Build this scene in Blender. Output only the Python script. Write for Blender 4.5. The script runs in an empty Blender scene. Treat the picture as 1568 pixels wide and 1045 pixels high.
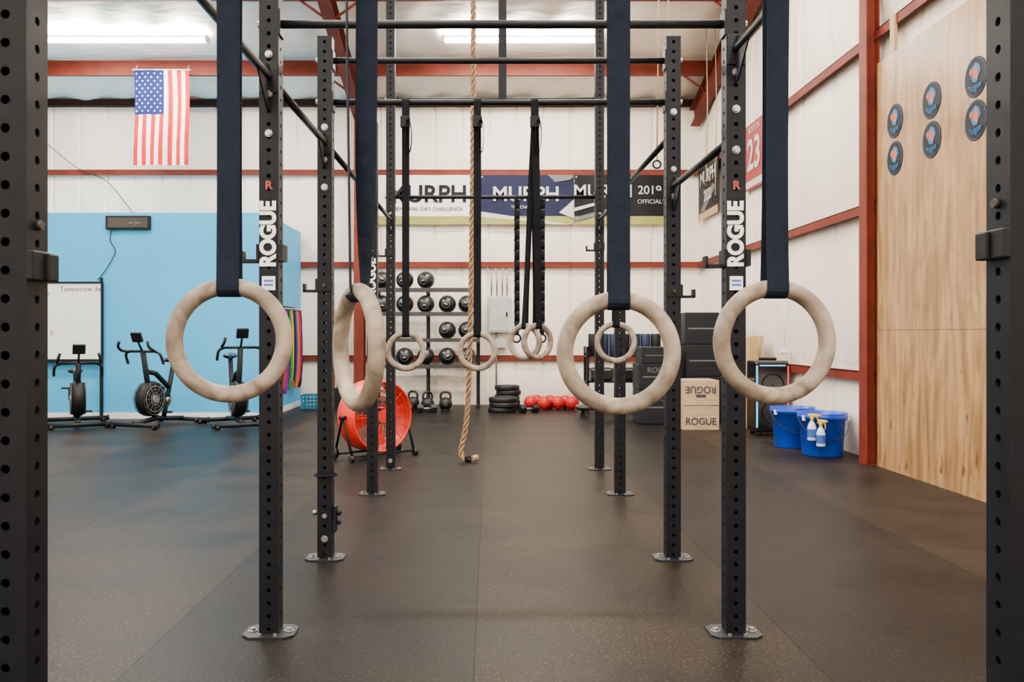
import bpy, bmesh, math, random
from mathutils import Vector, Matrix
random.seed(7)
SC = bpy.context.scene
pi = math.pi

# ---------------------------------------------------------------- materials
def mat(name, col, rough=0.5, metal=0.0, var=0.12, scale=6.0, bump=0.0, bscale=40.0,
        emit=None, estr=0.0, stretch=(1, 1, 1), coat=0.0, spec=0.5):
    m = bpy.data.materials.new(name); m.use_nodes = True
    nt = m.node_tree; N = nt.nodes; L = nt.links
    b = N['Principled BSDF']
    tc = N.new('ShaderNodeTexCoord'); mp = N.new('ShaderNodeMapping')
    mp.inputs['Scale'].default_value = stretch
    L.new(tc.outputs['Object'], mp.inputs['Vector'])
    nz = N.new('ShaderNodeTexNoise'); nz.inputs['Scale'].default_value = scale
    nz.inputs['Detail'].default_value = 5
    L.new(mp.outputs['Vector'], nz.inputs['Vector'])
    rp = N.new('ShaderNodeValToRGB')
    rp.color_ramp.elements[0].position = 0.3; rp.color_ramp.elements[1].position = 0.7
    rp.color_ramp.elements[0].color = tuple(c * (1 - var) for c in col) + (1,)
    rp.color_ramp.elements[1].color = tuple(min(1, c * (1 + var)) for c in col) + (1,)
    L.new(nz.outputs['Fac'], rp.inputs['Fac']); L.new(rp.outputs['Color'], b.inputs['Base Color'])
    b.inputs['Roughness'].default_value = rough; b.inputs['Metallic'].default_value = metal
    b.inputs['Coat Weight'].default_value = coat
    b.inputs['Specular IOR Level'].default_value = spec
    if bump > 0:
        n2 = N.new('ShaderNodeTexNoise'); n2.inputs['Scale'].default_value = bscale
        n2.inputs['Detail'].default_value = 4
        L.new(mp.outputs['Vector'], n2.inputs['Vector'])
        bp = N.new('ShaderNodeBump'); bp.inputs['Strength'].default_value = bump
        bp.inputs['Distance'].default_value = 0.02
        L.new(n2.outputs['Fac'], bp.inputs['Height']); L.new(bp.outputs['Normal'], b.inputs['Normal'])
    if emit:
        b.inputs['Emission Color'].default_value = tuple(emit) + (1,)
        b.inputs['Emission Strength'].default_value = estr
    return m

M_post = mat('powdercoat_black', (0.0042, 0.005, 0.0078), 0.45, 0.0, 0.15, 30, 0.05, 300, spec=.15)
M_bar = mat('bar_black', (0.0045, 0.005, 0.007), 0.42, 0.0, spec=.2)
M_bolt = mat('bolt_zinc', (0.34, 0.35, 0.37), 0.35, 0.9)
M_plate = mat('base_plate_steel', (0.016, 0.017, 0.02), 0.4, 0.4, spec=.4)
M_strapN = mat('strap_navy', (0.0065, 0.0105, 0.022), 0.85, 0, 0.2, 50, 0.3, 500, spec=.12)
M_strapB = mat('strap_black', (0.0045, 0.005, 0.0075), 0.85, 0, 0.2, 50, 0.3, 500, spec=.12)
M_white = mat('white_paint', (0.80, 0.80, 0.79), 0.5, var=0.03)
M_wall = mat('wall_insulation', (0.88, 0.79, 0.68), 0.42, 0, 0.04, 1.5, 0.6, 5, stretch=(1, 1, 0.5))
M_ceil = mat('ceiling_insulation', (0.93, 0.86, 0.75), 0.42, 0, 0.06, 1.5, 1.0, 4, stretch=(0.4, 1.5, 1))
M_blue = mat('blue_wall_paint', (0.035, 0.36, 0.68), 0.55, 0, 0.04, 1.2, 0.05, 60, spec=.3)
M_red = mat('red_oxide_steel', (0.125, 0.017, 0.008), 0.55, 0.0, 0.25, 4, spec=.2)
M_redd = mat('red_oxide_dark', (0.02, 0.007, 0.006), 0.6, 0.0, 0.2, 4, spec=.15)
M_base = mat('baseboard_white', (0.7, 0.72, 0.74), 0.5, var=0.04)
M_rub = mat('rubber_black', (0.005, 0.005, 0.0055), 0.5, 0, 0.2, 20, 0.1, 200, spec=.3)
M_vinyl = mat('vinyl_black', (0.006, 0.006, 0.007), 0.3, 0, 0.2, 8, spec=.45)
M_grey = mat('grey_metal', (0.03, 0.027, 0.026), 0.5, 0.1, spec=.3)
M_dark = mat('dark_plastic', (0.005, 0.0055, 0.007), 0.5, spec=.18)
M_silver = mat('silver_metal', (0.35, 0.35, 0.36), 0.35, 0.8)
M_redp = mat('fan_red_paint', (0.60, 0.018, 0.005), 0.35, var=0.08)
M_redk = mat('ball_red', (0.42, 0.005, 0.008), 0.4, var=0.08, spec=.3)
M_bucket = mat('bucket_blue', (0.003, 0.045, 0.42), 0.35, var=0.08, spec=.35)
M_yel = mat('nozzle_yellow', (0.85, 0.5, 0.01), 0.4)
M_bottle = mat('bottle_white', (0.7, 0.75, 0.82), 0.3)
M_lblue = mat('label_blue', (0.03, 0.10, 0.4), 0.4)
M_teal = mat('crate_teal', (0.008, 0.13, 0.23), 0.45)
M_panel = mat('panel_grey', (0.42, 0.45, 0.43), 0.45, 0.2)
M_tube = mat('lamp_tube', (0.95, 0.95, 0.9), 0.4, emit=(1.0, 0.96, 0.86), estr=45, var=0.01)
M_wb = mat('whiteboard', (0.76, 0.81, 0.87), 0.2, var=0.02)
M_ink = mat('ink_dark', (0.03, 0.03, 0.05), 0.6)
M_inkr = mat('ink_red', (0.5, 0.05, 0.04), 0.6)
M_navy = mat('banner_navy', (0.008, 0.010, 0.035), 0.6, spec=.15)
M_bblk = mat('banner_black', (0.005, 0.005, 0.006), 0.55, spec=.15)
M_bwht = mat('banner_white', (0.50, 0.48, 0.46), 0.6, var=0.08)
M_bgrn = mat('banner_olive', (0.25, 0.25, 0.05), 0.6)
M_bgry = mat('banner_grey', (0.10, 0.104, 0.11), 0.6)
M_fred = mat('flag_red', (0.38, 0.007, 0.012), 0.8, spec=.1)
M_fblue = mat('flag_blue', (0.006, 0.010, 0.07), 0.8, spec=.1)
M_fwht = mat('flag_white', (0.72, 0.67, 0.62), 0.8, var=0.03)
M_posr = mat('poster_red', (0.25, 0.012, 0.012), 0.5)
M_blkwood = mat('foam_box_black', (0.006, 0.0075, 0.011), 0.6, spec=.2)
M_fr = mat('roller_navy', (0.006, 0.015, 0.045), 0.55, spec=.3)
M_orange = mat('decal_orange', (0.6, 0.09, 0.008), 0.5, spec=.2)
M_sky = mat('decal_blue', (0.008, 0.12, 0.32), 0.5, spec=.2)
M_ledr = mat('led_red', (0.5, 0.02, 0.02), 0.4, emit=(1, 0.08, 0.03), estr=1.0)
M_ledb = mat('led_cyan', (0.02, 0.4, 0.45), 0.4, emit=(0.05, 0.5, 1), estr=1.6)
M_gloss = mat('gloss_black', (0.006, 0.006, 0.008), 0.12, coat=0.5)

def wood_mat(name, c1, c2, rough, stretch, scale=3.0, knots=False, spec=.4):
    m = bpy.data.materials.new(name); m.use_nodes = True
    nt = m.node_tree; N = nt.nodes; L = nt.links; b = N['Principled BSDF']
    tc = N.new('ShaderNodeTexCoord'); mp = N.new('ShaderNodeMapping')
    mp.inputs['Scale'].default_value = stretch
    L.new(tc.outputs['Object'], mp.inputs['Vector'])
    nz = N.new('ShaderNodeTexNoise'); nz.inputs['Scale'].default_value = scale
    nz.inputs['Detail'].default_value = 8; nz.inputs['Distortion'].default_value = 1.2
    L.new(mp.outputs['Vector'], nz.inputs['Vector'])
    rp = N.new('ShaderNodeValToRGB')
    rp.color_ramp.elements[0].position = 0.35; rp.color_ramp.elements[1].position = 0.65
    rp.color_ramp.elements[0].color = c1 + (1,); rp.color_ramp.elements[1].color = c2 + (1,)
    L.new(nz.outputs['Fac'], rp.inputs['Fac'])
    out = rp.outputs['Color']
    if knots:
        wv = N.new('ShaderNodeTexWave'); wv.bands_direction = 'Y'; wv.inputs['Scale'].default_value = 2.6
        wv.inputs['Distortion'].default_value = 14; wv.inputs['Detail'].default_value = 4; wv.inputs['Detail Scale'].default_value = .8
        mp3 = N.new('ShaderNodeMapping'); mp3.inputs['Scale'].default_value = (1, 1, .22)
        L.new(tc.outputs['Object'], mp3.inputs['Vector']); L.new(mp3.outputs['Vector'], wv.inputs['Vector'])
        r4 = N.new('ShaderNodeValToRGB'); r4.color_ramp.elements[0].color = (.72, .66, .58, 1); r4.color_ramp.elements[1].color = (1.05, 1.05, 1.05, 1)
        r4.color_ramp.elements[1].position = .5
        L.new(wv.outputs['Fac'], r4.inputs['Fac'])
        m4 = N.new('ShaderNodeMixRGB'); m4.blend_type = 'MULTIPLY'; m4.inputs['Fac'].default_value = .6
        L.new(out, m4.inputs['Color1']); L.new(r4.outputs['Color'], m4.inputs['Color2']); out = m4.outputs['Color']
        n2 = N.new('ShaderNodeTexNoise'); n2.inputs['Scale'].default_value = 5.0
        n2.inputs['Detail'].default_value = 4
        mp2 = N.new('ShaderNodeMapping'); mp2.inputs['Scale'].default_value = (1, 2.2, .9)
        L.new(tc.outputs['Object'], mp2.inputs['Vector']); L.new(mp2.outputs['Vector'], n2.inputs['Vector'])
        r2 = N.new('ShaderNodeValToRGB')
        r2.color_ramp.elements[0].position = 0.63; r2.color_ramp.elements[0].color = (0, 0, 0, 1)
        r2.color_ramp.elements[1].position = 0.70; r2.color_ramp.elements[1].color = (0.8, 0.8, 0.8, 1)
        L.new(n2.outputs['Fac'], r2.inputs['Fac'])
        # knots concentrate low down on the sheets
        sx_ = N.new('ShaderNodeSeparateXYZ'); L.new(tc.outputs['Object'], sx_.inputs[0])
        mr = N.new('ShaderNodeMapRange'); mr.inputs['From Min'].default_value = .8; mr.inputs['From Max'].default_value = 1.6
        mr.inputs['To Min'].default_value = 1; mr.inputs['To Max'].default_value = .25
        L.new(sx_.outputs['Z'], mr.inputs['Value'])
        mm = N.new('ShaderNodeMath'); mm.operation = 'MULTIPLY'
        L.new(r2.outputs['Color'], mm.inputs[0]); L.new(mr.outputs[0], mm.inputs[1])
        mx = N.new('ShaderNodeMixRGB'); mx.inputs['Color2'].default_value = (0.12, 0.042, 0.010, 1)
        L.new(mm.outputs[0], mx.inputs['Fac']); L.new(out, mx.inputs['Color1'])
        out = mx.outputs['Color']
    L.new(out, b.inputs['Base Color'])
    b.inputs['Roughness'].default_value = rough; b.inputs['Specular IOR Level'].default_value = spec
    bp = N.new('ShaderNodeBump'); bp.inputs['Strength'].default_value = 0.08
    L.new(nz.outputs['Fac'], bp.inputs['Height']); L.new(bp.outputs['Normal'], b.inputs['Normal'])
    return m
M_ply = wood_mat('plywood', (0.25, 0.135, 0.052), (0.42, 0.25, 0.115), 0.34, (1, 3, 0.7), 2.2, True)
M_ring = wood_mat('ring_birch', (0.13, 0.098, 0.072), (0.33, 0.275, 0.22), 0.55, (1, 1, 1), 14, spec=.25)
M_box = wood_mat('box_birch', (0.42, 0.28, 0.16), (0.54, 0.38, 0.23), 0.5, (1, 1, 6), 2.5)
M_board = wood_mat('board_pine', (0.36, 0.22, 0.10), (0.50, 0.33, 0.17), 0.5, (4, 4, 0.6), 2.5)
M_rope = wood_mat('rope_manila', (0.16, 0.09, 0.042), (0.36, 0.24, 0.135), 0.8, (1, 1, 1), 60, spec=.2)

def floor_mat():
    m = bpy.data.materials.new('rubber_mat_floor'); m.use_nodes = True
    nt = m.node_tree; N = nt.nodes; L = nt.links; b = N['Principled BSDF']
    tc = N.new('ShaderNodeTexCoord'); sp = N.new('ShaderNodeSeparateXYZ'); cb = N.new('ShaderNodeCombineXYZ')
    L.new(tc.outputs['Object'], sp.inputs[0])
    ax = N.new('ShaderNodeMath'); ax.operation = 'ADD'; ax.inputs[1].default_value = 0.053 + 12.2
    ay = N.new('ShaderNodeMath'); ay.operation = 'ADD'; ay.inputs[1].default_value = 17.13
    L.new(sp.outputs['X'], ax.inputs[0]); L.new(sp.outputs['Y'], ay.inputs[0])
    L.new(ay.outputs[0], cb.inputs['X']); L.new(ax.outputs[0], cb.inputs['Y'])
    br = N.new('ShaderNodeTexBrick'); br.offset = 0.0; br.squash = 1.0
    br.inputs['Scale'].default_value = 1.0
    br.inputs['Brick Width'].default_value = 5.5; br.inputs['Row Height'].default_value = 1.22
    br.inputs['Mortar Size'].default_value = 0.003; br.inputs['Mortar Smooth'].default_value = 0.3
    br.inputs['Color1'].default_value = (0.0078, 0.0074, 0.0073, 1)
    br.inputs['Color2'].default_value = (0.0100, 0.0092, 0.0087, 1)
    br.inputs['Mortar'].default_value = (0.0040, 0.0038, 0.0036, 1)
    L.new(cb.outputs[0], br.inputs['Vector'])
    # alternate rolls come from a slightly browner, paler batch
    dv = N.new('ShaderNodeMath'); dv.operation = 'DIVIDE'; dv.inputs[1].default_value = 1.22
    fl = N.new('ShaderNodeMath'); fl.operation = 'FLOOR'; md = N.new('ShaderNodeMath'); md.operation = 'MODULO'; md.inputs[1].default_value = 2
    L.new(ax.outputs[0], dv.inputs[0]); L.new(dv.outputs[0], fl.inputs[0]); L.new(fl.outputs[0], md.inputs[0])
    tone = N.new('ShaderNodeMixRGB'); tone.inputs['Color1'].default_value = (1.45, 1.28, 1.10, 1); tone.inputs['Color2'].default_value = (.78, .78, .80, 1)
    L.new(md.outputs[0], tone.inputs['Fac'])
    nz = N.new('ShaderNodeTexNoise'); nz.inputs['Scale'].default_value = 80; nz.inputs['Detail'].default_value = 3
    L.new(tc.outputs['Object'], nz.inputs['Vector'])
    rp = N.new('ShaderNodeValToRGB')
    rp.color_ramp.elements[0].position = 0.58; rp.color_ramp.elements[0].color = (0, 0, 0, 1)
    rp.color_ramp.elements[1].position = 0.67; rp.color_ramp.elements[1].color = (0.7, 0.7, 0.7, 1)
    L.new(nz.outputs['Fac'], rp.inputs['Fac'])
    mx = N.new('ShaderNodeMixRGB'); mx.inputs['Color2'].default_value = (0.058, 0.050, 0.043, 1)
    L.new(rp.outputs['Color'], mx.inputs['Fac']); L.new(br.outputs['Color'], mx.inputs['Color1'])
    tm = N.new('ShaderNodeMixRGB'); tm.blend_type = 'MULTIPLY'; tm.inputs['Fac'].default_value = 1
    L.new(mx.outputs['Color'], tm.inputs['Color1']); L.new(tone.outputs['Color'], tm.inputs['Color2'])
    n3 = N.new('ShaderNodeTexNoise'); n3.inputs['Scale'].default_value = 1.6; n3.inputs['Detail'].default_value = 8
    L.new(tc.outputs['Object'], n3.inputs['Vector'])
    r3 = N.new('ShaderNodeValToRGB')
    r3.color_ramp.elements[0].position = 0.35; r3.color_ramp.elements[0].color = (0.65, 0.65, 0.65, 1)
    r3.color_ramp.elements[1].position = 0.7; r3.color_ramp.elements[1].color = (1.4, 1.32, 1.24, 1)
    L.new(n3.outputs['Fac'], r3.inputs['Fac'])
    ml = N.new('ShaderNodeMixRGB'); ml.blend_type = 'MULTIPLY'; ml.inputs['Fac'].default_value = 1
    L.new(tm.outputs['Color'], ml.inputs['Color1']); L.new(r3.outputs['Color'], ml.inputs['Color2'])
    L.new(ml.outputs['Color'], b.inputs['Base Color'])
    sm = N.new('ShaderNodeMapRange'); sm.inputs['To Min'].default_value = .05; sm.inputs['To Max'].default_value = .03
    L.new(br.outputs['Fac'], sm.inputs['Value']); L.new(sm.outputs[0], b.inputs['Specular IOR Level'])
    rr = N.new('ShaderNodeMapRange'); rr.inputs['To Min'].default_value = 0.32; rr.inputs['To Max'].default_value = 0.5
    L.new(n3.outputs['Fac'], rr.inputs['Value']); L.new(rr.outputs[0], b.inputs['Roughness'])
    bp = N.new('ShaderNodeBump'); bp.inputs['Strength'].default_value = 0.25; bp.inputs['Distance'].default_value = 0.003
    L.new(nz.outputs['Fac'], bp.inputs['Height']); L.new(bp.outputs['Normal'], b.inputs['Normal'])
    return m
M_floor = floor_mat()

# ---------------------------------------------------------------- mesh builder
class MB:
    def __init__(s):
        s.bm = bmesh.new(); s.mats = []
    def mi(s, m):
        if m not in s.mats: s.mats.append(m)
        return s.mats.index(m)
    def face(s, vs, m, smooth=False):
        try:
            f = s.bm.faces.new(vs)
        except ValueError:
            return None
        f.material_index = s.mi(m); f.smooth = smooth
        return f
    def quad(s, pts, m):
        return s.face([s.bm.verts.new(p) for p in pts], m)
    def box(s, c, size, m, rot=None, bevel=0.0):
        c = Vector(c); h = Vector(size) / 2; R = rot or Matrix.Identity(3)
        vs = []
        for x in (-1, 1):
            for y in (-1, 1):
                for z in (-1, 1):
                    vs.append(s.bm.verts.new(c + R @ Vector((x * h.x, y * h.y, z * h.z))))
        fs = []
        for q in ((0, 1, 3, 2), (4, 6, 7, 5), (0, 4, 5, 1), (2, 3, 7, 6), (0, 2, 6, 4), (1, 5, 7, 3)):
            fs.append(s.face([vs[i] for i in q], m))
        if bevel > 0:
            es = list({e for f in fs for e in f.edges})
            bmesh.ops.bevel(s.bm, geom=es, offset=bevel, segments=2, affect='EDGES', profile=0.5, material=s.mi(m))
    def bb(s, x0, x1, y0, y1, z0, z1, m, bevel=0.0):
        s.box(((x0 + x1) / 2, (y0 + y1) / 2, (z0 + z1) / 2), (abs(x1 - x0), abs(y1 - y0), abs(z1 - z0)), m, bevel=bevel)
    def rings(s, rings, m, closed_u=False, caps=True, smooth=True):
        n = len(rings[0]); k = len(rings)
        for i in range(k if closed_u else k - 1):
            a = rings[i]; b = rings[(i + 1) % k]
            for j in range(n):
                s.face([a[j], a[(j + 1) % n], b[(j + 1) % n], b[j]], m, smooth)
        if caps and not closed_u:
            s.face(list(reversed(rings[0])), m); s.face(rings[-1], m)
    def cyl(s, p0, p1, r, m, r1=None, seg=16, caps=True, smooth=True):
        p0 = Vector(p0); p1 = Vector(p1); r1 = r if r1 is None else r1
        d = (p1 - p0).normalized()
        u = d.orthogonal().normalized(); v = d.cross(u)
        R = []
        for p, rr in ((p0, r), (p1, r1)):
            R.append([s.bm.verts.new(p + (u * math.cos(2 * pi * j / seg) + v * math.sin(2 * pi * j / seg)) * rr) for j in range(seg)])
        s.rings(R, m, caps=caps, smooth=smooth)
    def tube(s, pts, r, m, seg=8, closed=False, caps=True):
        pts = [Vector(p) for p in pts]; n = len(pts)
        rr = r if isinstance(r, (list, tuple)) else [r] * n
        R = []; u = None
        for i in range(n):
            if closed: t = pts[(i + 1) % n] - pts[i - 1]
            else: t = pts[min(i + 1, n - 1)] - pts[max(i - 1, 0)]
            t.normalize()
            if u is None: u = t.orthogonal().normalized()
            else:
                u = u - t * u.dot(t)
                if u.length < 1e-6: u = t.orthogonal()
                u.normalize()
            v = t.cross(u)
            R.append([s.bm.verts.new(pts[i] + (u * math.cos(2 * pi * j / seg) + v * math.sin(2 * pi * j / seg)) * rr[i]) for j in range(seg)])
        s.rings(R, m, closed_u=closed, caps=caps)
    def torus(s, c, R0, r, m, nrm=(0, 1, 0), seg=48, sec=12, sq=1.0):
        c = Vector(c); n = Vector(nrm).normalized(); u = n.orthogonal().normalized(); v = n.cross(u)
        R = []
        for i in range(seg):
            a = 2 * pi * i / seg; d = u * math.cos(a) + v * math.sin(a)
            R.append([s.bm.verts.new(c + d * (R0 + r * math.cos(2 * pi * j / sec)) + n * (r * sq * math.sin(2 * pi * j / sec))) for j in range(sec)])
        s.rings(R, m, closed_u=True)
    def sphere(s, c, r, m, scale=(1, 1, 1), seg=20, ri=12):
        M = Matrix.Translation(c) @ Matrix.Diagonal((r * scale[0], r * scale[1], r * scale[2], 1))
        o = bmesh.ops.create_uvsphere(s.bm, u_segments=seg, v_segments=ri, radius=1, matrix=M)
        k = s.mi(m)
        for f in {f for v in o['verts'] for f in v.link_faces}:
            f.material_index = k; f.smooth = True
    def lathe(s, prof, c, m, axis=(0, 0, 1), seg=32, smooth=True, caps=False):
        c = Vector(c); n = Vector(axis).normalized(); u = n.orthogonal().normalized(); v = n.cross(u)
        R = []
        for r, h in prof:
            r = max(r, 1e-4)
            R.append([s.bm.verts.new(c + n * h + (u * math.cos(2 * pi * j / seg) + v * math.sin(2 * pi * j / seg)) * r) for j in range(seg)])
        s.rings(R, m, caps=caps, smooth=smooth)
    def prism(s, poly, o, u, v, th, m):
        o = Vector(o); u = Vector(u); v = Vector(v); n = u.cross(v).normalized() * th / 2
        a = [s.bm.verts.new(o + u * p[0] + v * p[1] - n) for p in poly]
        b = [s.bm.verts.new(o + u * p[0] + v * p[1] + n) for p in poly]
        s.face(list(reversed(a)), m); s.face(b, m)
        for i in range(len(poly)):
            j = (i + 1) % len(poly)
            s.face([a[i], a[j], b[j], b[i]], m)
    def ribbon(s, pts, wdir, w, m, th=0.002):
        n = len(pts); R = []
        for i in range(n):
            t = (Vector(pts[min(i + 1, n - 1)]) - Vector(pts[max(i - 1, 0)])).normalized()
            d = Vector(wdir[i]).normalized(); nn = t.cross(d).normalized() * th / 2; p = Vector(pts[i])
            R.append([s.bm.verts.new(p + d * w / 2 + nn), s.bm.verts.new(p + d * w / 2 - nn),
                      s.bm.verts.new(p - d * w / 2 - nn), s.bm.verts.new(p - d * w / 2 + nn)])
        s.rings(R, m, smooth=False)
    def mesh(s, name):
        me = bpy.data.meshes.new(name)
        bmesh.ops.recalc_face_normals(s.bm, faces=s.bm.faces)
        s.bm.to_mesh(me); s.bm.free()
        for m in s.mats: me.materials.append(m)
        return me
    def finish(s, name, loc=(0, 0, 0), rz=0.0, parent=None):
        return obj(name, s.mesh(name), loc, rz, parent)

def obj(name, data, loc=(0, 0, 0), rz=0.0, parent=None):
    o = bpy.data.objects.new(name, data); SC.collection.objects.link(o)
    o.location = loc; o.rotation_euler = (0, 0, rz)
    if parent: o.parent = parent
    return o
def empty(name, loc=(0, 0, 0), rz=0.0):
    return obj(name, None, loc, rz)

def text(name, body, loc, xa, ya, size, m, parent, ext=0.0008, sx=1.0, bold=0.0, align='CENTER'):
    cu = bpy.data.curves.new(name, 'FONT'); cu.body = body; cu.size = size
    cu.align_x = align; cu.align_y = 'CENTER'; cu.extrude = ext; cu.offset = bold
    cu.materials.append(m)
    o = bpy.data.objects.new(name, cu); SC.collection.objects.link(o)
    xa = Vector(xa); ya = Vector(ya); za = xa.cross(ya)
    Mx = Matrix((xa, ya, za)).transposed().to_4x4()
    o.parent = parent
    o.matrix_local = Matrix.Translation(loc) @ Mx @ Matrix.Diagonal((sx, 1, 1, 1))
    return o
FX, FZ = (1, 0, 0), (0, 0, 1)   # text facing -Y

# ---------------------------------------------------------------- room
YB, XR, XL, YF = 14.9, 3.62, -9.0, -3.0
def roof(y):
    return 5.2 + 0.25 * (YB - y) if y > 6 else 5.2 + 0.25 * (YB - 6) - 0.25 * (6 - y)

b = MB(); b.quad([(XL, YF, 0), (XR + .2, YF, 0), (XR + .2, YB + .2, 0), (XL, YB + .2, 0)], M_floor); b.finish('floor')

def frange(a, c, n): return [a + (c - a) * i / n for i in range(n + 1)]
girts = [0.0, 0.79, 2.36, 3.91, 5.3]
def pillow(z):
    for i in range(len(girts) - 1):
        if girts[i] <= z <= girts[i + 1]:
            t = (z - girts[i]) / (girts[i + 1] - girts[i]); return math.sin(pi * t) ** 0.6
    return 0
def seam(u, P=0.46, wd=.045):
    t = (u / P) % 1.0
    return max(0, 1 - min(t, 1 - t) / wd)
# back wall
b = MB(); xs = frange(XL, XR, 700); zs = frange(0, 5.35, 50)
g = [[b.bm.verts.new((x, YB - 0.045 * pillow(z) * (1 + .3 * math.sin(x * 5.1 + z)) + 0.04 * seam(x) , z)) for z in zs] for x in xs]
for i in range(len(xs) - 1):
    for j in range(len(zs) - 1):
        b.face([g[i][j], g[i + 1][j], g[i + 1][j + 1], g[i][j + 1]], M_wall, True)
b.finish('wall_back')
# right wall
b = MB(); ys = frange(YF, YB, 600); ts = frange(0, 1, 60)
g = [[b.bm.verts.new((XR - 0.06 * pillow(t * 5.3) * (1 + .3 * math.sin(y * 3.1 + t * 4)) + 0.04 * seam(y, .92, .03), y, t * 5.3 + (roof(y) - 5.3 if t == 1 else 0))) for t in ts] for y in ys]
for i in range(len(ys) - 1):
    for j in range(len(ts) - 1):
        b.face([g[i][j], g[i][j + 1], g[i + 1][j + 1], g[i + 1][j]], M_wall, True)
b.finish('wall_right')
b = MB(); b.quad([(XL, YF, 0), (XL, YB, 0), (XL, YB, 5.3), (XL, 6, 7.5), (XL, YF, 5.3)], M_wall); b.finish('wall_left')
b = MB(); b.quad([(XL, YF, 0), (XR, YF, 0), (XR, YF, 5.3), (XL, YF, 5.3)], M_wall); b.finish('wall_front')
# ceiling
pur = [13.8 - 1.8667 * i for i in range(10)]
b = MB(); xs = frange(XL, XR, 200); ys = frange(YF, YB + .05, 300)
def sag(x, y):
    k = ((13.8 - y) / 1.8667) % 1.0
    row = math.floor((13.8 - y) / 1.8667)
    w = 0.5 + 0.5 * math.sin(x * 2.3 + row * 1.7) * math.sin(x * 0.9 + 1)
    fold = .03 * math.sin(x * 9 + math.sin(y * 3) * 1.5 + row) * (1 - abs(2 * k - 1))
    return 0.10 * math.sin(pi * k) ** 0.7 * (0.5 + 0.7 * w) + fold
g = [[b.bm.verts.new((x, y, roof(y) + 0.02 - sag(x, y))) for y in ys] for x in xs]
for i in range(len(xs) - 1):
    for j in range(len(ys) - 1):
        b.face([g[i][j], g[i][j + 1], g[i + 1][j + 1], g[i + 1][j]], M_ceil, True)
b.finish('ceiling')
# purlins
b = MB()
for y in pur:
    if y < YF: continue
    z = roof(y)
    b.bb(XL, XR, y - .005, y + .005, z - .24, z, M_red)
    b.bb(XL, XR, y - .06, y, z - .245, z - .235, M_red)
    b.bb(XL, XR, y, y + .06, z - .01, z, M_red)
b.bb(XL, XR, YB - .14, YB - .02, 5.02, 5.13, M_redd)
b.finish('trim_purlins')
# girts
b = MB()
for z in girts[1:4]:
    b.bb(XL, XR, YB - .10, YB - .09, z - .045, z + .045, M_red)
    b.bb(XL, XR, YB - .10, YB, z + .035, z + .045, M_red)
    b.bb(XR - .11, XR - .10, YF, YB - .1, z - .045, z + .045, M_red)
    b.bb(XR - .11, XR, YF, YB - .1, z + .035, z + .045, M_red)
b.finish('trim_girts')
# frames
def ibeam(b, p0, p1, w, d, side, m):
    p0 = Vector(p0); p1 = Vector(p1); t = (p1 - p0); Ln = t.length; t.normalize()
    dv = Vector(side); dv = (dv - t * dv.dot(t)).normalized(); wv = t.cross(dv)
    R = Matrix((wv, dv, t)).transposed(); c = (p0 + p1) / 2
    b.box(c, (0.01, d, Ln), m, R)
    b.box(c + dv * d / 2, (w, 0.012, Ln), m, R); b.box(c - dv * d / 2, (w, 0.012, Ln), m, R)
b = MB()
for X in (-2.15, XR - .17, -7.9):
    if X < 0: ibeam(b, (X, YB - .25, 0), (X, YB - .25, 4.95), .16, .26, (0, 1, 0), M_red)
    ibeam(b, (X, YB - .1, roof(YB - .1) - .4), (X, 6, roof(6) - .4), .16, .3, (0, 0, 1), M_red)
    ibeam(b, (X, 6, roof(6) - .4), (X, YF, roof(YF) - .4), .16, .3, (0, 0, 1), M_red)
    for y in pur[:5]:
        for sx in (-1, 1):
            if X + sx * .5 > XR: continue
            b.cyl((X, y, roof(y) - .52), (X + sx * .45, y, roof(y) - .2), .018, M_red, seg=6)
b.finish('trim_roof_frames')
b = MB()
ibeam(b, (XR - .15, 8.05, 0), (XR - .15, 8.05, roof(8.05) - .3), .16, .11, (1, 0, 0), M_red)
b.bb(XR - .22, XR - .08, 7.97, 8.13, 0, .012, M_red)
b.finish('trim_column')

# plywood climbing wall panel
b = MB()
XP = 3.49
for (z0, z1) in ((0.0, 1.2185), (1.222, 3.62)):
    for (y0, y1) in ((6.699, 7.93), (5.47, 6.697), (4.24, 5.468), (3.0, 4.238)):
        b.bb(XP, XP + .018, y0, y1, z0, z1, M_ply)
for y in (7.88, 6.7, 5.47, 4.24, 3.1):
    b.bb(XP + .018, XR - .09, y - .02, y + .02, 0, 3.6, M_board)
b.bb(XP + 0.0, XP + .03, 7.60, 7.68, 3.62, 3.95, M_board)
b.finish('plywood_panel')

# round decals on plywood
for (y, z) in ((7.58, 3.02), (7.58, 2.70), (6.95, 3.03), (6.95, 2.72), (6.32, 3.03), (6.32, 2.72)):
    b = MB(); n = (-1, 0, 0)
    b.cyl((0, 0, 0), (-.004, 0, 0), .145, M_bblk, seg=40, smooth=False)
    b.torus((-.004, 0, 0), .134, .0015, M_sky, n, 40, 6)
    U, V = Vector((0, -1, 0)), Vector((0, 0, 1)); o = Vector((-.0055, 0, 0))
    b.prism([(-.03, -.03), (.02, -.04), (.045, -.0), (.07, .03), (.05, .08), (.0, .105), (-.04, .08), (-.07, .07), (-.05, .0)], o, U, V, .003, M_sky)
    b.prism([(-.025, .0), (.03, -.02), (.035, .05), (.01, .08), (-.02, .05)], o + Vector((-.002, 0, 0)), U, V, .002, M_orange)
    b.prism([(-.06, .02), (-.035, .045), (-.04, .07), (-.075, .05)], o + Vector((-.002, 0, 0)), U, V, .002, M_orange)
    o2 = b.finish('round_sticker', (XP - .0005, y, z))
    text('lettering', 'Rogue', (-.008, 0, -.07), (0, -1, .15), (0, 0, 1), .07, M_sky, o2, bold=.0005)

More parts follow.
